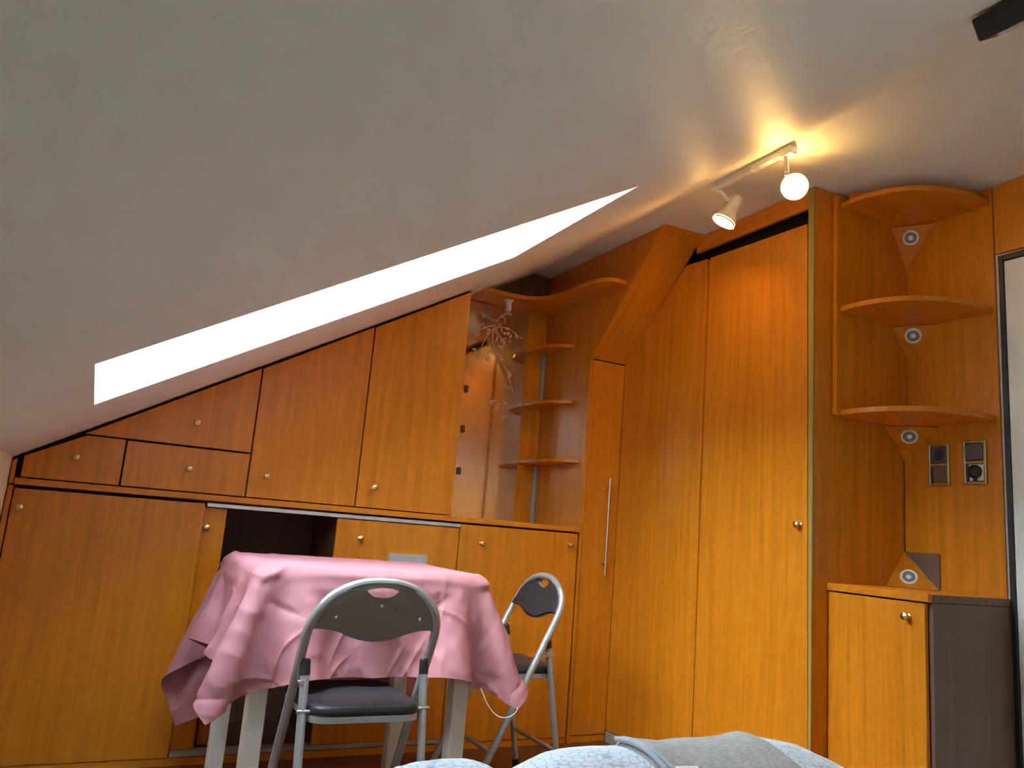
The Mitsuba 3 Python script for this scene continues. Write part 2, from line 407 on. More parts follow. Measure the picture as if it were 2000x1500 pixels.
for z0, z1 in ((1.576, 1.845), (0.955, 1.255)):
    add(N + "__cable_duct", box(2.006, 2.029, YB - 0.024, YB - 0.0125, z0, z1, 0.002), "grey_trim", label="grey cable duct")

M = "wall_mirror"
tag(M, "tall frameless mirror with an etched branch in the corner niche", "mirror")
mz0, mz1, mx0, mx1 = 0.957, 2.064, 1.392, 1.9105
add(M + "__glass", plate([(mx0, mz0), (mx1, mz0), (mx1, mz1), (mx0, mz1)], "y", YB - 0.0165, YB - 0.0125, 0.0008), "mirror_silver")
BR = [[[1.777, 2.039], [1.746, 2.015], [1.725, 1.988], [1.719, 1.957]], [[1.719, 1.957], [1.688, 1.951], [1.661, 1.938], [1.628, 1.917], [1.614, 1.896]], [[1.712, 1.948], [1.687, 1.914], [1.67, 1.889], [1.654, 1.853], [1.642, 1.814], [1.639, 1.799]],
      [[1.709, 1.94], [1.706, 1.91], [1.707, 1.874], [1.718, 1.843], [1.742, 1.806], [1.778, 1.758], [1.81, 1.716], [1.831, 1.668], [1.852, 1.62]], [[1.72, 1.95], [1.752, 1.956], [1.801, 1.954], [1.839, 1.936], [1.878, 1.917]],
      [[1.72, 1.95], [1.73, 1.926], [1.749, 1.903], [1.767, 1.885], [1.762, 1.847]], [[1.717, 1.945], [1.723, 1.917], [1.733, 1.897]], [[1.725, 1.988], [1.684, 1.987], [1.66, 1.997], [1.643, 2.005]], [[1.747, 2.011], [1.768, 2.004], [1.766, 1.981]], [[1.777, 2.039], [1.802, 2.033], [1.784, 2.052]]]
LF = [[1.612, 1.91], [1.602, 1.894], [1.619, 1.886], [1.629, 1.899], [1.606, 1.811], [1.623, 1.8], [1.609, 1.786], [1.628, 1.786], [1.638, 1.802], [1.628, 1.946], [1.644, 1.95], [1.657, 1.937], [1.638, 2.007], [1.644, 1.994], [1.69, 1.841], [1.696, 1.816], [1.68, 1.777], [1.696, 1.776],
      [1.689, 1.764], [1.678, 1.927], [1.733, 1.893], [1.726, 1.881], [1.738, 1.968], [1.753, 1.941], [1.774, 1.927], [1.788, 1.955], [1.794, 1.931], [1.808, 1.918], [1.839, 1.935], [1.844, 1.921], [1.758, 1.883], [1.773, 1.897], [1.753, 1.852], [1.765, 1.847], [1.806, 1.892], [1.775, 1.875],
      [1.758, 1.795], [1.741, 1.806], [1.767, 1.785], [1.813, 1.727], [1.826, 1.714], [1.82, 1.699], [1.815, 1.705], [1.663, 1.873], [1.676, 1.908], [1.572, 1.59], [1.595, 1.583], [1.749, 1.564], [1.771, 1.548], [1.736, 1.543], [1.809, 1.562], [1.758, 1.527], [1.729, 1.555], [1.8, 1.655], [1.816, 1.644], [1.802, 1.472], [1.816, 1.487]]
ye = YB - 0.0165
rng = np.random.default_rng(5)
stems, leaves = [], []
for b in BR:
    c = spline(b, 6 * len(b))
    d = np.gradient(c, axis=0)
    d /= np.linalg.norm(d, axis=1, keepdims=True)
    nrm = np.stack([-d[:, 1], d[:, 0]], 1) * np.linspace(0.0034, 0.0018, len(c))[:, None]
    stems.append(plate(np.vstack([c + nrm, (c - nrm)[::-1]]).tolist(), "y", ye - 0.0009, ye - 0.0002, 0))
for q in LF:
    a = rng.uniform(0, PI)
    n2 = np.linspace(0, 2 * PI, 12, endpoint=False)
    r = np.stack([0.0115 * np.cos(n2), 0.0055 * np.sin(n2)], 1) * rng.uniform(0.75, 1.15)
    R = np.array([[math.cos(a), -math.sin(a)], [math.sin(a), math.cos(a)]])
    add(M + "__leaf", plate((np.array(q) + r @ R.T).tolist(), "y", ye - 0.0009, ye - 0.0002, 0), "etched")
add(M + "__branch", cat(*stems), "etched", label="etched pale branch")
for z in (1.599, 1.395, 1.184):
    add(M + "__clip", box(1.572, 1.592, ye - 0.010, ye - 0.0003, z - 0.018, z + 0.018, 0.002), "brown_board", label="small brown clip")

S = "lamp_socket"
tag(S, "small white porcelain lamp socket hanging under the wavy top board of the niche", "lamp socket")
add(S + "__holder", lathe([(0, 0), (0.026, 0), (0.026, 0.004), (0.017, 0.010), (0.0155, 0.016), (0.0155, 0.056), (0.0135, 0.058), (0.0135, 0.03), (0, 0.03)], (1.715, 3.47, 2.0655), (0, 0, -1)), "white_plastic", smooth=35)
cz = spline([(1.95, 3.44, 2.09), (1.945, 3.45, 2.13), (1.955, 3.46, 2.155), (1.975, 3.47, 2.165), (1.985, 3.475, 2.15)], 24)
add("loose_wire", tube(cz, 0.0012, 6), "white_plastic", smooth=40, label="thin white wire end curling up from the wavy board of the niche", cat="wire")

# ------------------------------------------------------------------ boxed-in column with the sloped underside
Cn = "column_casing"
tag(Cn, "wood-clad boxed-in column between niche and wardrobe, its front slanting out at the top", "column casing")
zk, yt = 1.770, 2.622
slant = [(YA, zk), (yt, ZC - 0.003)]
add(Cn + "__side_panel", plate([(YB - 0.003, 0.0), (YB - 0.003, ZC - 0.003), (yt, ZC - 0.003), (YA, zk), (YA, 0.0)], "x", X1, X1 + 0.016, 0), "wood_upright")
nd = add(Cn + "__door", box(X1 + 0.020, XB - 0.002, YA + 0.003, YA + 0.020, 0.034, zk - 0.006), "wood_upright", label="tall narrow door")
dn = np.array([-(ZC - zk), -(YA - yt)]) / math.hypot(ZC - zk, YA - yt) * -1
sl = [(YA, zk), (yt, ZC - 0.003), (yt + 0.016 * dn[0] + 0.012, ZC - 0.003), (YA + 0.016 * dn[0], zk + 0.016 * dn[1])]
add(Cn + "__slanted_panel", plate([(YA - 0.003, zk - 0.003), (yt - 0.003, ZC - 0.003), (yt + 0.022, ZC - 0.003), (YA + 0.012, zk + 0.010)], "x", X1 - 0.002, XB + 0.003, 0.001), "wood_slant")
add(Cn + "__plinth", box(X1 + 0.018, XB - 0.001, YA + 0.006, YA + 0.020, 0.0, 0.031), "wood_level")
hx, hy = 2.163, YA - 0.032
hb = cat(tube([(hx, hy, 0.742), (hx, hy, 1.196)], 0.0055, 14), tube([(hx, hy, 0.795), (hx, YA + 0.003, 0.795)], 0.0045, 10), tube([(hx, hy, 1.143), (hx, YA + 0.003, 1.143)], 0.0045, 10))
add(nd + "__bar_handle", hb, "steel", smooth=40, label="long brushed steel bar handle")

# ------------------------------------------------------------------ wardrobe
W = "wardrobe"
tag(W, "tall orange brown wardrobe with two plain doors between slanted casing and corner shelves", "wardrobe")
add(W + "__door", plate([(YA + 0.0015, 0.050), (YA + 0.0015, zk - 0.002), (2.724, 2.172), (2.580, 2.163), (2.576, 0.050)], "x", XB - 0.003, XB + 0.015, 0.0012), "wood_upright", label="door cut to the slant at its top")
w2 = add(W + "__door", plate([(2.0195, 2.145), (2.557, 2.160), (2.550, 0.050), (1.992, 0.050), ], "x", XB - 0.008, XB + 0.010, 0.0015), "wood_upright", label="taller straight door")
knob(w2, XB - 0.008, 2.036, 1.013, (-1, 0, 0))
add(W + "__gap_filler", box(XB + 0.001, XB + 0.010, 2.5600, 2.5735, 0.05, 2.15), "wood_upright")
add(W + "__header_rail", box(XB, XB + 0.018, 1.992, 2.66, 2.212, ZC - 0.003), "wood_cross")
add(W + "__track", box(XB + 0.050, XB + 0.062, 1.992, 2.80, 2.12, 2.24), "black_gap", label="dark upper track")
add(W + "__inner_board", box(XB + 0.030, XB + 0.040, 1.995, YA - 0.002, 0.03, 2.10), "black_gap")
add(W + "__side_panel", plate([(XB + 0.002, 0), (XC - 0.012, 0), (XC - 0.012, ZC - 0.003), (XB + 0.002, ZC - 0.003)], "y", 1.9885, 2.006, 0), "wood_upright")
scene["edge_brown"] = pr((0.33, 0.22, 0.05), 0.4)
add(W + "__edge_strip", plate([(1.982, 0.0), (1.991, 0.0), (2.017, ZC - 0.003), (1.989, ZC - 0.003)], "x", XB - 0.006, XB + 0.0015, 0.0008), "edge_brown", label="yellowish edge strip")
add(W + "__base_strip", box(XB - 0.004, XB + 0.012, 2.0, YA + 0.002, 0.0, 0.046), "grey_trim", label="grey skirting strip")

# ------------------------------------------------------------------ corner shelf right of the wardrobe
K = "corner_shelf"
tag(K, "tall wooden corner shelf with three curved boards between wardrobe and door", "corner shelf")
YS = 1.967
add(K + "__side_panel", box(2.333, XC - 0.012, YS, YS + 0.019, 1.418, ZC - 0.012, 0.002), "wood_upright")
for z, lx in ((2.232, 2.352), (1.820, 2.352), (1.427, 2.352)):
    t = np.linspace(0, 1, 29)[:, None]
    a, b, c = np.array([lx, YS - 0.002]), np.array([XC - 0.012, 1.628]), np.array([2.435, 1.655])
    c1, c2 = np.array([2.32, 1.75]), np.array([2.46, 1.60])
    cur = (1 - t) ** 3 * a + 3 * t * (1 - t) ** 2 * c1 + 3 * t ** 2 * (1 - t) * c2 + t ** 3 * b
    add(K + "__shelf", plate([(XC - 0.012, YS - 0.001), (lx, YS - 0.001)] + cur.tolist(), "z", z - 0.009, z + 0.010, 0.0015), "wood_level")
ch = np.array([XC - 0.03, 1.66]) - np.array([2.375, 1.945])
cn = np.array([-ch[1], ch[0]]) / np.linalg.norm(ch) * 0.008
p0, p1 = np.array([2.375, 1.945]), np.array([XC - 0.03, 1.66])
add(K + "__top_board", plate([tuple(p0 - cn), tuple(p1 - cn), tuple(p1 + cn), tuple(p0 + cn)], "z", 2.2435, 2.281, 0.001), "wood_level")


def corner_light(A, B, Cc, wts, label, extra=None):
    n = 0
    key = "corner_light"
    while key in labels:
        n += 1
        key = f"corner_light_{n:03d}"
    tag(key, label, "corner light", "small round lights on triangular corner plates")
    A, B, Cc = map(np.array, (A, B, Cc))
    nr = np.cross(B - A, Cc - A)
    nr /= np.linalg.norm(nr)
    if nr @ (CAM - A) < 0:
        nr = -nr
    add(key + "__mounting_plate", hull(np.vstack([A, B, Cc, A - nr * 0.006, B - nr * 0.006, Cc - nr * 0.006])), "wood_upright")
    o = wts[0] * A + wts[1] * B + wts[2] * Cc + nr * 0.0003
    add(key + "__ring", lathe([(0.0225, 0), (0.0305, 0), (0.0305, 0.003), (0.028, 0.005), (0.0225, 0.004), (0.0225, 0)], o, nr), "white_plastic", smooth=30, label="white ring")
    add(key + "__lens", lathe([(0, 0), (0.0226, 0), (0.0226, 0.002), (0.012, 0.0015), (0, 0.0012)], o, nr), "light_lens", smooth=30, label="grey glass")
    add(key + "__centre", lathe([(0, 0.001), (0.0095, 0.001), (0.0095, 0.003), (0.006, 0.005), (0, 0.0055)], o, nr), "white_plastic", smooth=30, label="white centre")
    if extra:
        extra(key, A, B, Cc, nr)


ya, xa = YS - 0.001, XC - 0.011
corner_light((2.646, ya, 2.219), (xa, 1.840, 2.219), (xa, ya, 2.055), (0.38, 0.36, 0.26), "round white-rimmed light under the topmost board of the corner shelf")
corner_light((2.648, ya, 1.808), (xa, 1.832, 1.808), (xa, ya, 1.690), (0.36, 0.36, 0.28), "round white-rimmed light under the middle board of the corner shelf")
corner_light((2.622, ya + 0.02, 1.415), (xa, 1.840, 1.415), (xa, ya + 0.02, 1.295), (0.36, 0.36, 0.28), "round white-rimmed light under the lowest board of the corner shelf")


def dark_plate(key, A, B, Cc, nr):
    add(key + "__wall_plate", plate([(1.984, 0.826), (1.846, 0.826), (1.846, 0.951), (1.984, 0.951)], "x", XC - 0.016, XC - 0.0105, 0.001), "brown_board", label="dark brown square plate")
    off = nr * 0.001
    add(key + "__edge", tube([B + off, Cc + off], 0.0022, 8), "brass", smooth=40, label="shiny brass edge")


corner_light((2.622, 1.986, 0.8215), (xa - 0.007, 1.852, 0.8215), (xa - 0.007, 1.986, 0.950), (0.36, 0.34, 0.30), "round white-rimmed light on a tilted triangle on top of the low cabinet", dark_plate)

# ------------------------------------------------------------------ low cabinet below
Q = "low_cabinet"
tag(Q, "low wooden cabinet with one orange door and plain brown side below the corner shelf", "cabinet")
add(Q + "__top", plate([(2.312, 1.605), (XC - 0.012, 1.605), (XC - 0.012, 1.986), (2.312, 1.986)], "z", 0.795, 0.820, 0.0015), "wood_level")
add(Q + "__top_edge", box(2.332, XC - 0.013, 1.6025, 1.6055, 0.796, 0.819, 0.0005), "brown_board", label="brown edging with screw holes")
qd = add(Q + "__door", box(2.318, 2.335, 1.6215, 1.984, 0.022, 0.790), "wood_upright")
knob(qd, 2.318, 1.676, 0.745, (-1, 0, 0))
add(Q + "__side_panel", box(2.3365, XC - 0.012, 1.606, 1.622, 0.0, 0.794), "brown_board", label="plain dark brown side")
add(Q + "__back_board", box(2.345, XC - 0.012, 1.970, 1.986, 0.0, 0.794), "wood_dark")
for y in ((2.372), (2.50), (2.60)):
    add(Q + "__screw", lathe([(0, 0), (0.003, 0), (0.003, 0.0008), (0, 0.0008)], (y, 1.6025, 0.8075), (0, -1, 0), 10), "black_gap")

# ------------------------------------------------------------------ wall sockets
def frame2(key, y0, y1, z0, z1):
    x0, x1 = XC - 0.021, XC - 0.0105
    w = 0.0095
    zm = (z0 + z1) / 2
    return cat(box(x0, x1, y0, y0 + w, z0, z1, 0.002), box(x0, x1, y1 - w, y1, z0, z1, 0.002), box(x0 + 0.001, x1, y0 + w, y1 - w, z0, z0 + w, 0.002),
               box(x0 + 0.001, x1, y0 + w, y1 - w, z1 - w, z1, 0.002), box(x0 + 0.001, x1, y0 + w, y1 - w, zm - 0.004, zm + 0.004, 0.001))


scene["bronze"] = pr((0.42, 0.31, 0.16), 0.3, 0.7)
for i, (y0, y1, z0, z1) in enumerate(((1.800, 1.882, 1.197, 1.351), (1.664, 1.747, 1.200, 1.355))):
    key = ("double_socket", "double_socket_001")[i]
    tag(key, ("bronze double socket frame with an empty lower half, left of the pair beside the door", "bronze frame with a grey switch over an uncovered black socket, next to the door")[i], "wall socket", "electrical frames beside the door")
    add(key + "__frame", frame2(key, y0, y1, z0, z1), "bronze", label="bronze frame")
    zm, ym, xf = (z0 + z1) / 2, (y0 + y1) / 2, XC - 0.0105
    zt, zb = (zm + 0.004 + z1 - 0.0095) / 2, (zm - 0.004 + z0 + 0.0095) / 2
    if i == 0:
        add(key + "__socket_plate", box(xf - 0.007, xf, y0 + 0.010, y1 - 0.010, zt - 0.029, zt + 0.029, 0.001), "gunmetal")
        add(key + "__socket_well", lathe([(0, 0), (0.019, 0), (0.021, 0.0012), (0.019, 0.002), (0.016, 0.0006), (0, 0.0006)], (xf - 0.007, ym, zt), (-1, 0, 0)), "black_plastic", smooth=30, label="round black socket")
        add(key + "__blank_plate", box(xf - 0.003, xf, y0 + 0.0100, y1 - 0.017, zb - 0.029, zb + 0.029, 0.001), "brown_board")
        add(key + "__rim", box(xf - 0.001, xf, y1 - 0.017, y1 - 0.010, zb - 0.029, zb + 0.029, 0.0003), "black_plastic")
    else:
        add(key + "__rocker", box(xf - 0.013, xf, y0 + 0.0105, y1 - 0.0105, zt - 0.0285, zt + 0.0285, 0.003), "gunmetal", label="grey rocker switch")
        add(key + "__insert", box(xf - 0.004, xf, y0 + 0.010, y1 - 0.010, zb - 0.029, zb + 0.029, 0.001), "alu")
        add(key + "__socket_body", lathe([(0, 0), (0.024, 0), (0.024, 0.006), (0.020, 0.009), (0.017, 0.004), (0, 0.004)], (xf - 0.004, ym, zb + 0.003), (-1, 0, 0)), "black_plastic", smooth=30, label="uncovered black socket body")
        add(key + "__bracket", cat(box(xf - 0.006, xf - 0.004, y1 - 0.021, y1 - 0.0105, zb - 0.028, zb + 0.028, 0.0005), box(xf - 0.011, xf - 0.004, ym - 0.006, ym + 0.006, zb - 0.029, zb - 0.021, 0.0005)), "black_plastic")

# ------------------------------------------------------------------ spotlight track
G = "spotlight_track"
tag(G, "white ceiling spotlight rail with two lit reflector lamps above the wardrobe", "spotlight")
rx = 1.938
add(G + "__rail", cat(box(rx - 0.014, rx + 0.014, 1.835, 2.205, 2.268, 2.2885, 0.002), box(rx - 0.018, rx + 0.018, 1.812, 1.862, 2.260, 2.2885, 0.004), box(rx - 0.018, rx + 0.018, 2.185, 2.212, 2.262, 2.2885, 0.004),
                     box(rx - 0.016, rx + 0.016, 2.0, 2.02, 2.264, 2.2885, 0.003)), "white_plastic")
warm = (1.0, 0.54, 0.15)


def spot(top, joint, mouth, back, dome=0.001):
    top, joint, mouth, back = map(lambda q: np.array(q, float), (top, joint, mouth, back))
    ax = mouth - back
    ln = np.linalg.norm(ax)
    ax /= ln
    h = add(G + "__lamp", lathe([(0, -0.004), (0.014, -0.002), (0.021, 0.006), (0.0245, 0.018), (0.025, 0.045), (0.0262, ln * 0.55), (0.036, ln * 0.72), (0.0465, ln * 0.97), (0.0475, ln), (0.0455, ln),
                                 (0.034, ln * 0.74), (0.022, ln * 0.6), (0, ln * 0.58)], back, ax), "white_plastic", smooth=35)
    add(h + "__arm", cat(tube(np.array([top, (top + joint) / 2 + [0.0, 0, 0.004], joint]), 0.0075, 10), lathe([(0, -0.008), (0.011, -0.008), (0.011, 0.008), (0, 0.008)], joint, np.cross(ax, [0, 0, 1.0]) + 1e-3, 14)), "white_plastic", smooth=40)
    # the bulb's lit face: a shallow dome filling the reflector's mouth
    add(h + "__bulb", lathe([(0.0448, ln - 0.010), (0.0448, ln - 0.004), (0.037, ln - 0.002 + 0.6 * dome), (0.024, ln - 0.001 + 0.85 * dome), (0.011, ln - 0.001 + 0.97 * dome), (0, ln - 0.001 + dome)], back, ax), "white_plastic", smooth=40,
        label="glowing bulb face", emitter={"type": "area", "radiance": rgb([LAMP * c for c in warm])})


spot((rx, 2.190, 2.266), (1.985, 2.185, 2.232), (1.980, 2.200, 2.142), (2.022, 2.165, 2.248))
c2 = np.array([2.015, 1.880, 2.182])
tc = CAM - c2
tc = tc / np.linalg.norm(tc)
spot((rx, 1.850, 2.262), (1.975, 1.878, 2.222), tuple(c2 - tc * 0.015), tuple(c2 - tc * 0.120), dome=0.015)

# ------------------------------------------------------------------ black case on the slope
Kc = "black_case"
tag(Kc, "long black case with a grey strip fixed to the slope at top right", "case")
pA = np.array([1.40 / ct, 0.86])
bx = box(pA[0], pA[0] + 0.07, 0.15, pA[1], -0.052, -0.006, 0.003)
add(Kc + "__body", on_roof(bx), "black_plastic")
add(Kc + "__strip", on_roof(box(pA[0] + 0.012, pA[0] + 0.058, 0.16, pA[1] - 0.03, -0.056, -0.0525, 0.001)), "alu")
add(Kc + "__bracket", on_roof(box(pA[0] + 0.01, pA[0] + 0.06, pA[1] - 0.12, pA[1] - 0.09, -0.0055, -0.0005, 0.001)), "grey_trim")

# ------------------------------------------------------------------ table and tablecloth
TX0, TX1, TY0, TY1, TZ = 0.428, 1.146, 2.276, 2.915, 0.758
D = "dining_table"
tag(D, "small square table with cream painted legs under a pink cloth", "table")
add(D + "__tabletop", plate(list(Polygon([(TX0, TY0), (TX1, TY0), (TX1, TY1), (TX0, TY1)]).buffer(-0.036).buffer(0.028, quad_segs=6).exterior.coords)[:-1], "z", TZ - 0.030, TZ - 0.006, 0.003), "table_cream")
add(D + "__apron", cat(box(TX0 + 0.05, TX1 - 0.05, TY0 + 0.045, TY0 + 0.063, TZ - 0.11, TZ - 0.031), box(TX0 + 0.05, TX1 - 0.05, TY1 - 0.063, TY1 - 0.045, TZ - 0.11, TZ - 0.031),
                       box(TX0 + 0.045, TX0 + 0.063, TY0 + 0.05, TY1 - 0.05, TZ - 0.11, TZ - 0.031), box(TX1 - 0.063, TX1 - 0.045, TY0 + 0.05, TY1 - 0.05, TZ - 0.11, TZ - 0.031)), "table_cream")
for x in (TX0 + 0.030, TX1 - 0.080):
    for y in (TY0 + 0.035, TY1 - 0.085):
        add(D + "__leg", box(x, x + 0.050, y, y + 0.050, 0.0, TZ - 0.031, 0.003), "table_cream")


def drape():
    """A square of cloth let fall over the table top: position-based dynamics on a grid."""
    ox0, ox1, oy0, oy1 = 0.25, 0.235, 0.285, 0.42
    w, h = TX1 - TX0 + ox0 + ox1, TY1 - TY0 + oy0 + oy1
    sp = 0.02
    nx, ny = int(round(w / sp)) + 1, int(round(h / sp)) + 1
    X, Y = np.meshgrid(np.linspace(TX0 - ox0, TX1 + ox1, nx), np.linspace(TY0 - oy0, TY1 + oy1, ny), indexing="ij")
    dx, dy = w / (nx - 1), h / (ny - 1)
    P = np.stack([X, Y, np.full_like(X, TZ + 0.006)], -1)
    P[..., 2] += 0.004 * meshkit.noise(P * 9.0, 2)
    V = np.zeros_like(P)
    top = TZ + 0.004
    m = 0.004
    x0, x1, y0, y1 = TX0 - m, TX1 + m, TY0 - m, TY1 + m
    cons = []
    for di, dj, st in ((1, 0, 1.0), (0, 1, 1.0), (1, 1, 0.7), (1, -1, 0.7), (2, 0, 0.4), (0, 2, 0.4), (4, 0, 0.2), (0, 4, 0.2)):
        for par in range(2):
            cons.append((di, dj, st, par, math.hypot(di * dx, dj * dy)))
    dt = 0.012
    for it in range(340):
        V[..., 2] -= 9.8 * dt
        V *= 0.965
        old = P.copy()
        P = P + V * dt
        for _ in range(9):
            for di, dj, st, par, L0 in cons:
                i0 = np.arange(0, nx - di)
                j0 = np.arange(max(0, -dj), ny - max(0, dj))
                if di:
                    i0 = i0[(i0 // di) % 2 == par]
                else:
                    j0 = j0[(j0 // dj) % 2 == par]
                if len(i0) == 0 or len(j0) == 0:
                    continue
                a = np.ix_(i0, j0)
                b = np.ix_(i0 + di, j0 + dj)
                d = P[b] - P[a]
                l = np.linalg.norm(d, axis=-1, keepdims=True) + 1e-9
                c = 0.5 * st * d * (1 - L0 / l)
                P[a] += c
                P[b] -= c
            # table block
            ins = (P[..., 0] > x0) & (P[..., 0] < x1) & (P[..., 1] > y0) & (P[..., 1] < y1) & (P[..., 2] < top) & (P[..., 2] > 0.25)
            dd = np.stack([P[..., 0] - x0, x1 - P[..., 0], P[..., 1] - y0, y1 - P[..., 1], top - P[..., 2]], -1)
            wch = dd.argmin(-1)
            P[..., 0] = np.where(ins & (wch == 0), x0, np.where(ins & (wch == 1), x1, P[..., 0]))
            P[..., 1] = np.where(ins & (wch == 2), y0, np.where(ins & (wch == 3), y1, P[..., 1]))
            P[..., 2] = np.where(ins & (wch == 4), top, P[..., 2])
        V = (P - old) / dt
        on = P[..., 2] <= top + 1e-4
        on &= (P[..., 0] > x0) & (P[..., 0] < x1) & (P[..., 1] > y0) & (P[..., 1] < y1)
        V[on] *= 0.2
    return P, nx, ny


P, nx, ny = drape()
from scipy.ndimage import zoom as _zoom
Pz = np.stack([_zoom(P[..., k], 4, order=3, mode="nearest", grid_mode=False) for k in range(3)], -1)
nx, ny = Pz.shape[:2]
uu, vv = np.meshgrid(np.linspace(0, 1, nx), np.linspace(0, 1, ny), indexing="ij")
nn = np.cross(np.gradient(Pz, axis=0), np.gradient(Pz, axis=1))
nn /= np.linalg.norm(nn, axis=-1, keepdims=True)
hang = np.clip((TZ - Pz[..., 2]) / 0.1, 0, 1)
Pz = Pz + nn * ((meshkit.fbm(np.stack([uu * 9, vv * 9, uu * 0], -1), 3, 8) - 0.5) * 0.022 * hang)[..., None]
# the corners of the cloth are cut a little rounder than a true square
dropz = TZ - Pz[..., 2]
Pz[..., 2] = TZ - np.where(dropz > 0.29, 0.29 + (dropz - 0.29) * np.where(Pz[..., 1] > 2.6, 0.9, 0.62), dropz)
crng = np.random.default_rng(21)
dsp = np.zeros((nx, ny))
SW, SH = TX1 - TX0 + 0.485, TY1 - TY0 + 0.705
A_, B_ = uu * SW, vv * SH
for k in range(64):
    # press and handling creases: short straight ridges in the cloth
    cx_, cy_, an, ln_ = crng.uniform(0, SW), crng.uniform(0, SH), crng.uniform(0, PI), crng.uniform(0.06, 0.24)
    if k < 26:
        cy_ = crng.uniform(0, 0.27)
        an = crng.choice([0.6, 0.75, 2.3, 2.5, 1.5]) + crng.normal(0, 0.15)
    t_ = (A_ - cx_) * math.cos(an) + (B_ - cy_) * math.sin(an)
    n_ = -(A_ - cx_) * math.sin(an) + (B_ - cy_) * math.cos(an) + 0.012 * np.sin(t_ * 14 + k)
    dsp += crng.uniform(0.003, 0.008) * crng.choice([-1, 1]) * np.exp(-np.abs(n_) / crng.uniform(0.005, 0.012)) * np.clip(1 - (2 * t_ / ln_) ** 2, 0, 1)
for fx in (0.34, 0.67):
    dsp += 0.0016 * np.exp(-np.abs(A_ - fx * SW) / 0.006)
    dsp += 0.0016 * np.exp(-np.abs(B_ - fx * SH) / 0.006)
Pz = Pz + nn * (dsp * (0.25 + 0.75 * hang))[..., None]
idx = np.arange(nx * ny).reshape(nx, ny)
q = np.stack([idx[:-1, :-1], idx[1:, :-1], idx[1:, 1:], idx[:-1, 1:]], -1).reshape(-1, 4)
add("tablecloth__cloth", (Pz.reshape(-1, 3), q), "pink_cloth", smooth=True, uv=np.stack([uu.ravel() * 1.0, vv.ravel() * 1.0], 1))
tag("tablecloth", "creased pink tablecloth hanging over the small square table", "tablecloth")
tip = Pz[-1, 0]
th = spline([tip + [-0.10, 0.06, 0.05], tip + [-0.08, 0.03, 0.0], tip + [-0.045, 0.015, -0.025], tip + [-0.01, 0.005, -0.015], tip + [0.0, 0.0, 0.004]], 30)
add("tablecloth__loose_thread", tube(th, 0.0014, 6), "white_plastic", smooth=40, label="loose white thread")


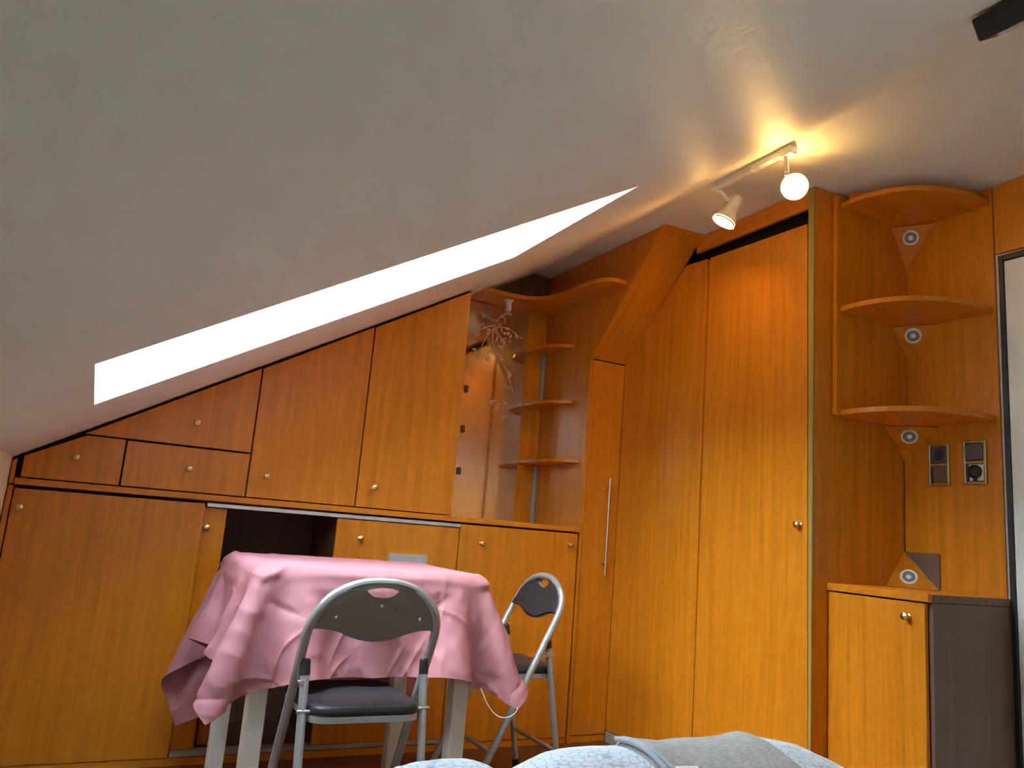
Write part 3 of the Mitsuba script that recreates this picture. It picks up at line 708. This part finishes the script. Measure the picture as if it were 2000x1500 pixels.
# ------------------------------------------------------------------ folding chairs
def chair_parts():
    out = []
    yz = lambda z: 0.5 * (0.70 - z) if z < 0.66 else max(0.0, 0.02 - (z - 0.66) * 0.21)
    half = [(0.0, 0.7475), (0.05, 0.744), (0.093, 0.730), (0.133, 0.705), (0.159, 0.672), (0.173, 0.635), (0.177, 0.59), (0.1765, 0.54), (0.176, 0.45), (0.176, 0.3), (0.176, 0.15), (0.176, 0.006)]
    pts = [(-x, yz(z), z) for x, z in half[::-1]] + [(x, yz(z), z) for x, z in half[1:]]
    out.append(("frame", tube(spline(pts, 110), 0.0125, 14), "chair_grey", 40, None))
    # back plate between the hoop, with the hand slot
    prof = [(-0.163, 0.622), (-0.12, 0.6205), (-0.085, 0.611), (-0.045, 0.597), (0.0, 0.592), (0.045, 0.597), (0.085, 0.611), (0.12, 0.6205), (0.163, 0.622)]
    low = spline(prof, 40)
    hoop = np.array([p for p in spline([(x, 0, z) for x, z in half[:7]], 60)])[:, [0, 2]]
    hoop = hoop[hoop[:, 1] > 0.622]
    right = hoop * [1, 1]
    outline = low.tolist() + right[::-1].tolist() + (right[1:] * [-1, 1]).tolist()
    slot = spline([(-0.046, 0.726), (-0.028, 0.7125), (0.0, 0.708), (0.028, 0.7125), (0.046, 0.726)], 20).tolist() + spline([(0.046, 0.726), (0.02, 0.733), (-0.02, 0.733), (-0.046, 0.726)], 12)[1:-1].tolist()
    for nm, grow, ya_, yb_, mat in (("back_shell", 0.0, -0.006, 0.004, "chair_back_grey"), ("back_pad", -0.006, 0.004, 0.016, "vinyl")):
        Pg = Polygon(outline).buffer(0)
        Pg = Pg.buffer(grow) if grow else Pg
        Pg = Pg.difference(Polygon(slot).buffer(0.0 if not grow else 0.004))
        if Pg.geom_type != "Polygon":
            Pg = max(Pg.geoms, key=lambda a: a.area)
        m_ = trimesh.creation.extrude_polygon(Pg, yb_ - ya_, engine="earcut")
        v = np.array(m_.vertices)
        curve = -0.010 * np.clip(1 - (v[:, 0] / 0.16) ** 2, 0, 1)
        lean = np.array([yz(z) for z in v[:, 1]])
        w = np.stack([v[:, 0], lean + curve + ya_ + v[:, 2], v[:, 1]], 1)
        m_ = trimesh.Trimesh(w, m_.faces, process=False)
        if m_.volume < 0:
            m_.invert()
        out.append((nm, m_, mat, 30, None))
    for x, z in ((-0.115, 0.655), (0.0, 0.688), (0.115, 0.655)):
        out.append(("screw", lathe([(0, 0), (0.005, 0), (0.005, 0.001), (0.003, 0.002), (0, 0.002)], (x, yz(z) - 0.010 * (1 - (x / 0.16) ** 2) - 0.006, z), (0, -1, 0), 12), "steel", 30, None))
    # rear legs with their black caps
    for s in (-1, 1):
        a, b = np.array([s * 0.163, 0.064, 0.505]), np.array([s * 0.163, -0.022, 0.006])
        out.append(("rear_leg", tube([a, (a + b) / 2, b], 0.0115, 14), "chair_grey", 40, None))
        d = (a - b) / np.linalg.norm(a - b)
        out.append(("cap", tube([a - d * 0.001, a + d * 0.01, a + d * 0.034, a + d * 0.04], [0.0128, 0.0128, 0.012, 0.008], 14), "black_plastic", 40, "black plastic cap"))
        out.append(("foot", tube([b + d * 0.03, b - d * 0.004], 0.0138, 12), "black_plastic", 40, None))
        out.append(("foot", tube([(s * 0.176, 0.335, 0.03), (s * 0.176, 0.352, 0.002)], 0.0145, 12), "black_plastic", 40, None))
        out.append(("link", cat(hull([(s * 0.171 + e, y + f, z + h) for e in (-0.002, 0.002) for y, z in ((0.055, 0.487), (0.120, 0.470)) for f in (-0.007, 0.007) for h in (-0.007, 0.007)]),
                                lathe([(0, -0.008), (0.006, -0.008), (0.006, 0.008), (0, 0.008)], (s * 0.171, 0.070, 0.487), (1, 0, 0), 12),
                                lathe([(0, -0.018), (0.005, -0.018), (0.005, 0.018), (0, 0.018)], (s * 0.161, 0.042, 0.420), (1, 0, 0), 12)), "steel", 40, None))
    # seat: metal pan and a padded cushion
    rect = Polygon([(-0.1505, 0.010), (0.1505, 0.010), (0.1505, 0.345), (-0.1505, 0.345)]).buffer(-0.05).buffer(0.05, quad_segs=8)
    pan = trimesh.creation.extrude_polygon(rect.buffer(0.0), 0.016, engine="earcut")
    pan.apply_translation([0, 0, 0.396])
    out.append(("seat_pan", pan, "chair_grey", 30, None))
    lay, zs, ins = [], [0.4125, 0.418, 0.428, 0.4355, 0.439, 0.4405], [0.003, 0.0, 0.0, 0.005, 0.014, 0.05]
    ring = lambda i: np.array(rect.buffer(-i, quad_segs=8).exterior.coords)[:-1]
    ang = np.linspace(0, 2 * PI, 72, endpoint=False)
    cx = np.array([0.0, 0.18])
    rows = []
    for z, i in zip(zs, ins):
        r = rect.buffer(-i + 0.001)
        from shapely.geometry import LineString
        row = []
        for t in ang:
            p = r.exterior.intersection(LineString([cx, cx + 0.6 * np.array([math.cos(t), math.sin(t)])]))
            p = p if p.geom_type == "Point" else p.geoms[0]
            row.append((p.x, p.y, z))
        rows.append(row)
    v = np.array(rows).reshape(-1, 3)
    n = len(ang)
    f = []
    for k in range(len(zs) - 1):
        for i in range(n):
            j = (i + 1) % n
            f += [(k * n + i, k * n + j, (k + 1) * n + j), (k * n + i, (k + 1) * n + j, (k + 1) * n + i)]
    v = np.vstack([v, [(cx[0], cx[1], 0.4415), (cx[0], cx[1], 0.4125)]])
    for i in range(n):
        j = (i + 1) % n
        f += [(len(v) - 2, (len(zs) - 1) * n + i, (len(zs) - 1) * n + j), (len(v) - 1, j, i)]
    out.append(("seat", trimesh.Trimesh(v, f, process=False), "vinyl", 50, "black padded vinyl seat"))
    out.append(("crossbar", tube([(-0.17, yz(0.16), 0.16), (0.17, yz(0.16), 0.16)], 0.008, 10), "chair_grey", 40, None))
    out.append(("crossbar", tube([(-0.156, 0.003, 0.15), (0.156, 0.003, 0.15)], 0.008, 10), "chair_grey", 40, None))
    return out


CH = [(nm, mikit.ply(m, b, smooth=s), lb) for nm, m, b, s, lb in chair_parts()]
for i, (pos, ang, lab) in enumerate((((0.712, 2.040, 0.0), 0.0, "grey tubular folding chair with its back to the viewer in front of the table"),
                                     ((1.607, 2.725, 0.0), 90.0, "folding chair with black padded back at the right end of the table"))):
    key = ("folding_chair", "folding_chair_001")[i]
    tag(key, lab, "chair", "folding chairs at the table")
    M4 = T().translate(list(pos)).rotate([0, 0, 1], ang)
    for nm, d, lb in CH:
        k_, n = f"{key}__{nm}", 0
        while k_ in scene:
            n += 1
            k_ = f"{key}__{nm}_{n:03d}"
        scene[k_] = {**d, "to_world": M4}
        if lb:
            labels[k_] = {"label": lb}

# ------------------------------------------------------------------ bed with duvet and blanket
Bd = "bed"
tag(Bd, "bed in the foreground, covered by the pale duvet", "bed")
bx0, bx1, by0, by1 = 0.535, 1.575, -0.75, 1.35
add(Bd + "__mattress", box(bx0, bx1, by0, by1, 0.20, 0.395, 0.03), "sheet_grey", smooth=40)
add(Bd + "__frame", cat(box(bx0 - 0.02, bx1 + 0.02, by0 - 0.02, by0, 0.08, 0.20), box(bx0 - 0.02, bx1 + 0.02, by1, by1 + 0.02, 0.08, 0.20), box(bx0 - 0.02, bx0, by0, by1, 0.08, 0.20), box(bx1, bx1 + 0.02, by0, by1, 0.08, 0.20),
                        box(bx0, bx1, by0, by1, 0.17, 0.199)), "wood_dark")
for x in (bx0, bx1 - 0.05):
    for y in (by0, by1 - 0.05):
        add(Bd + "__leg", box(x, x + 0.05, y, y + 0.05, 0.0, 0.168), "wood_dark")
sil = np.array([[0.30, 0.40], [0.43, 0.44], [0.523, 0.505], [0.558, 0.512], [0.595, 0.514], [0.654, 0.511], [0.687, 0.500], [0.715, 0.478], [0.735, 0.478], [0.756, 0.494], [0.787, 0.507], [0.819, 0.516], [0.885, 0.520], [0.943, 0.520], [1.002, 0.520],
                [1.065, 0.514], [1.169, 0.516], [1.251, 0.526], [1.309, 0.527], [1.398, 0.510], [1.461, 0.486], [1.524, 0.451], [1.60, 0.43], [1.75, 0.40]])


def bedtop(x, y):
    z = np.interp(x, sil[:, 0], sil[:, 1])
    ridge = np.exp(-((y - 1.28) / 0.20) ** 2)
    base = 0.425 + 0.02 * meshkit.fbm(np.stack([x * 4, y * 4, x * 0], -1), 3, 4)
    zz = base + (z - base) * ridge
    return zz + 0.010 * (meshkit.fbm(np.stack([x * 9, y * 9, x * 0 + 3], -1), 3, 6) - 0.5)


def sheet(x0, x1, y0, y1, off, key, mat, thick=0.018, n=(130, 150), drop=True, scale=1.0):
    X, Y = np.meshgrid(np.linspace(x0, x1, n[0]), np.linspace(y0, y1, n[1]), indexing="ij")
    Z = bedtop(X, Y) + off
    U_, V_ = X * scale, Y * scale
    if drop:
        ex = np.minimum(np.minimum(X - x0, x1 - X), y1 - Y)
        # the border hangs over the mattress edge
        hang = np.clip((0.13 - ex) / 0.13, 0, 1)
        xi = np.clip(X, x0 + 0.13, x1 - 0.13)
        yi = np.minimum(Y, y1 - 0.13)
        Z = bedtop(xi, yi) + off - 0.20 * hang ** 1.7 - 0.0
        Xo = xi + (X - xi) * (1 - 0.75 * hang)
        Yo = yi + (Y - yi) * (1 - 0.75 * hang)
    else:
        Xo, Yo = X, Y
        ex = np.minimum(np.minimum(X - x0, x1 - X), np.minimum(Y - y0, y1 - Y))
        Z = Z - thick * np.clip(1 - ex / 0.02, 0, 1) ** 2
    top = np.stack([Xo, Yo, Z], -1).reshape(-1, 3)
    bot = top - [0, 0, thick]
    i = np.arange(n[0] * n[1]).reshape(n)
    q = np.stack([i[:-1, :-1], i[1:, :-1], i[1:, 1:], i[:-1, 1:]], -1).reshape(-1, 4)
    q2 = q[:, ::-1] + len(top)
    ring = np.r_[i[:, 0], i[-1, 1:], i[-2::-1, -1], i[0, -2:0:-1]]
    nx_ = np.roll(ring, -1)
    q3 = np.stack([nx_, ring, ring + len(top), nx_ + len(top)], -1)
    v = np.vstack([top, bot])
    uv = np.tile(np.stack([U_.ravel(), V_.ravel()], 1), (2, 1))
    return add(key, (v, np.vstack([q, q2, q3])), mat, smooth=True, uv=uv)


sheet(0.41, 1.70, -0.70, 1.47, 0.0, "duvet__cover", "duvet_cotton")
tag("duvet", "white duvet with a pale blue pebble pattern bunched on the bed", "duvet")
sheet(0.965, 1.285, 0.55, 1.335, 0.012, "grey_blanket__fleece", "towel_grey", thick=0.011, n=(70, 110), drop=False)
tag("grey_blanket", "folded grey fleece blanket lying on the patterned duvet", "blanket")

yy = np.linspace(0.60, 1.325, 40)
for dx_, rr in ((0.0, 0.005), (0.018, 0.004)):
    xs = 0.966 + dx_ + 0.004 * np.sin(yy * 17 + dx_ * 90)
    add("grey_blanket__hem", tube(np.stack([xs, yy, bedtop(xs, yy) + 0.013], 1), rr, 10), "sheet_grey", smooth=40, label="rolled pale hem")
tx, ty = np.meshgrid(np.linspace(0.985, 1.035, 8), np.linspace(1.135, 1.175, 6), indexing="ij")
tz = bedtop(tx, ty) + 0.021
ti = np.arange(48).reshape(8, 6)
tq = np.stack([ti[:-1, :-1], ti[1:, :-1], ti[1:, 1:], ti[:-1, 1:]], -1).reshape(-1, 4)
tv = np.stack([tx, ty, tz], -1).reshape(-1, 3)
rim = np.r_[ti[:, 0], ti[-1, 1:], ti[-2::-1, -1], ti[0, -2:0:-1]]
rn = np.roll(rim, -1)
add("grey_blanket__care_tag", (np.vstack([tv, tv - [0, 0, 0.003]]), np.vstack([tq, tq[:, ::-1] + 48, np.stack([rn, rim, rim + 48, rn + 48], -1)])), "white_paint", smooth=30, label="small white care tag")
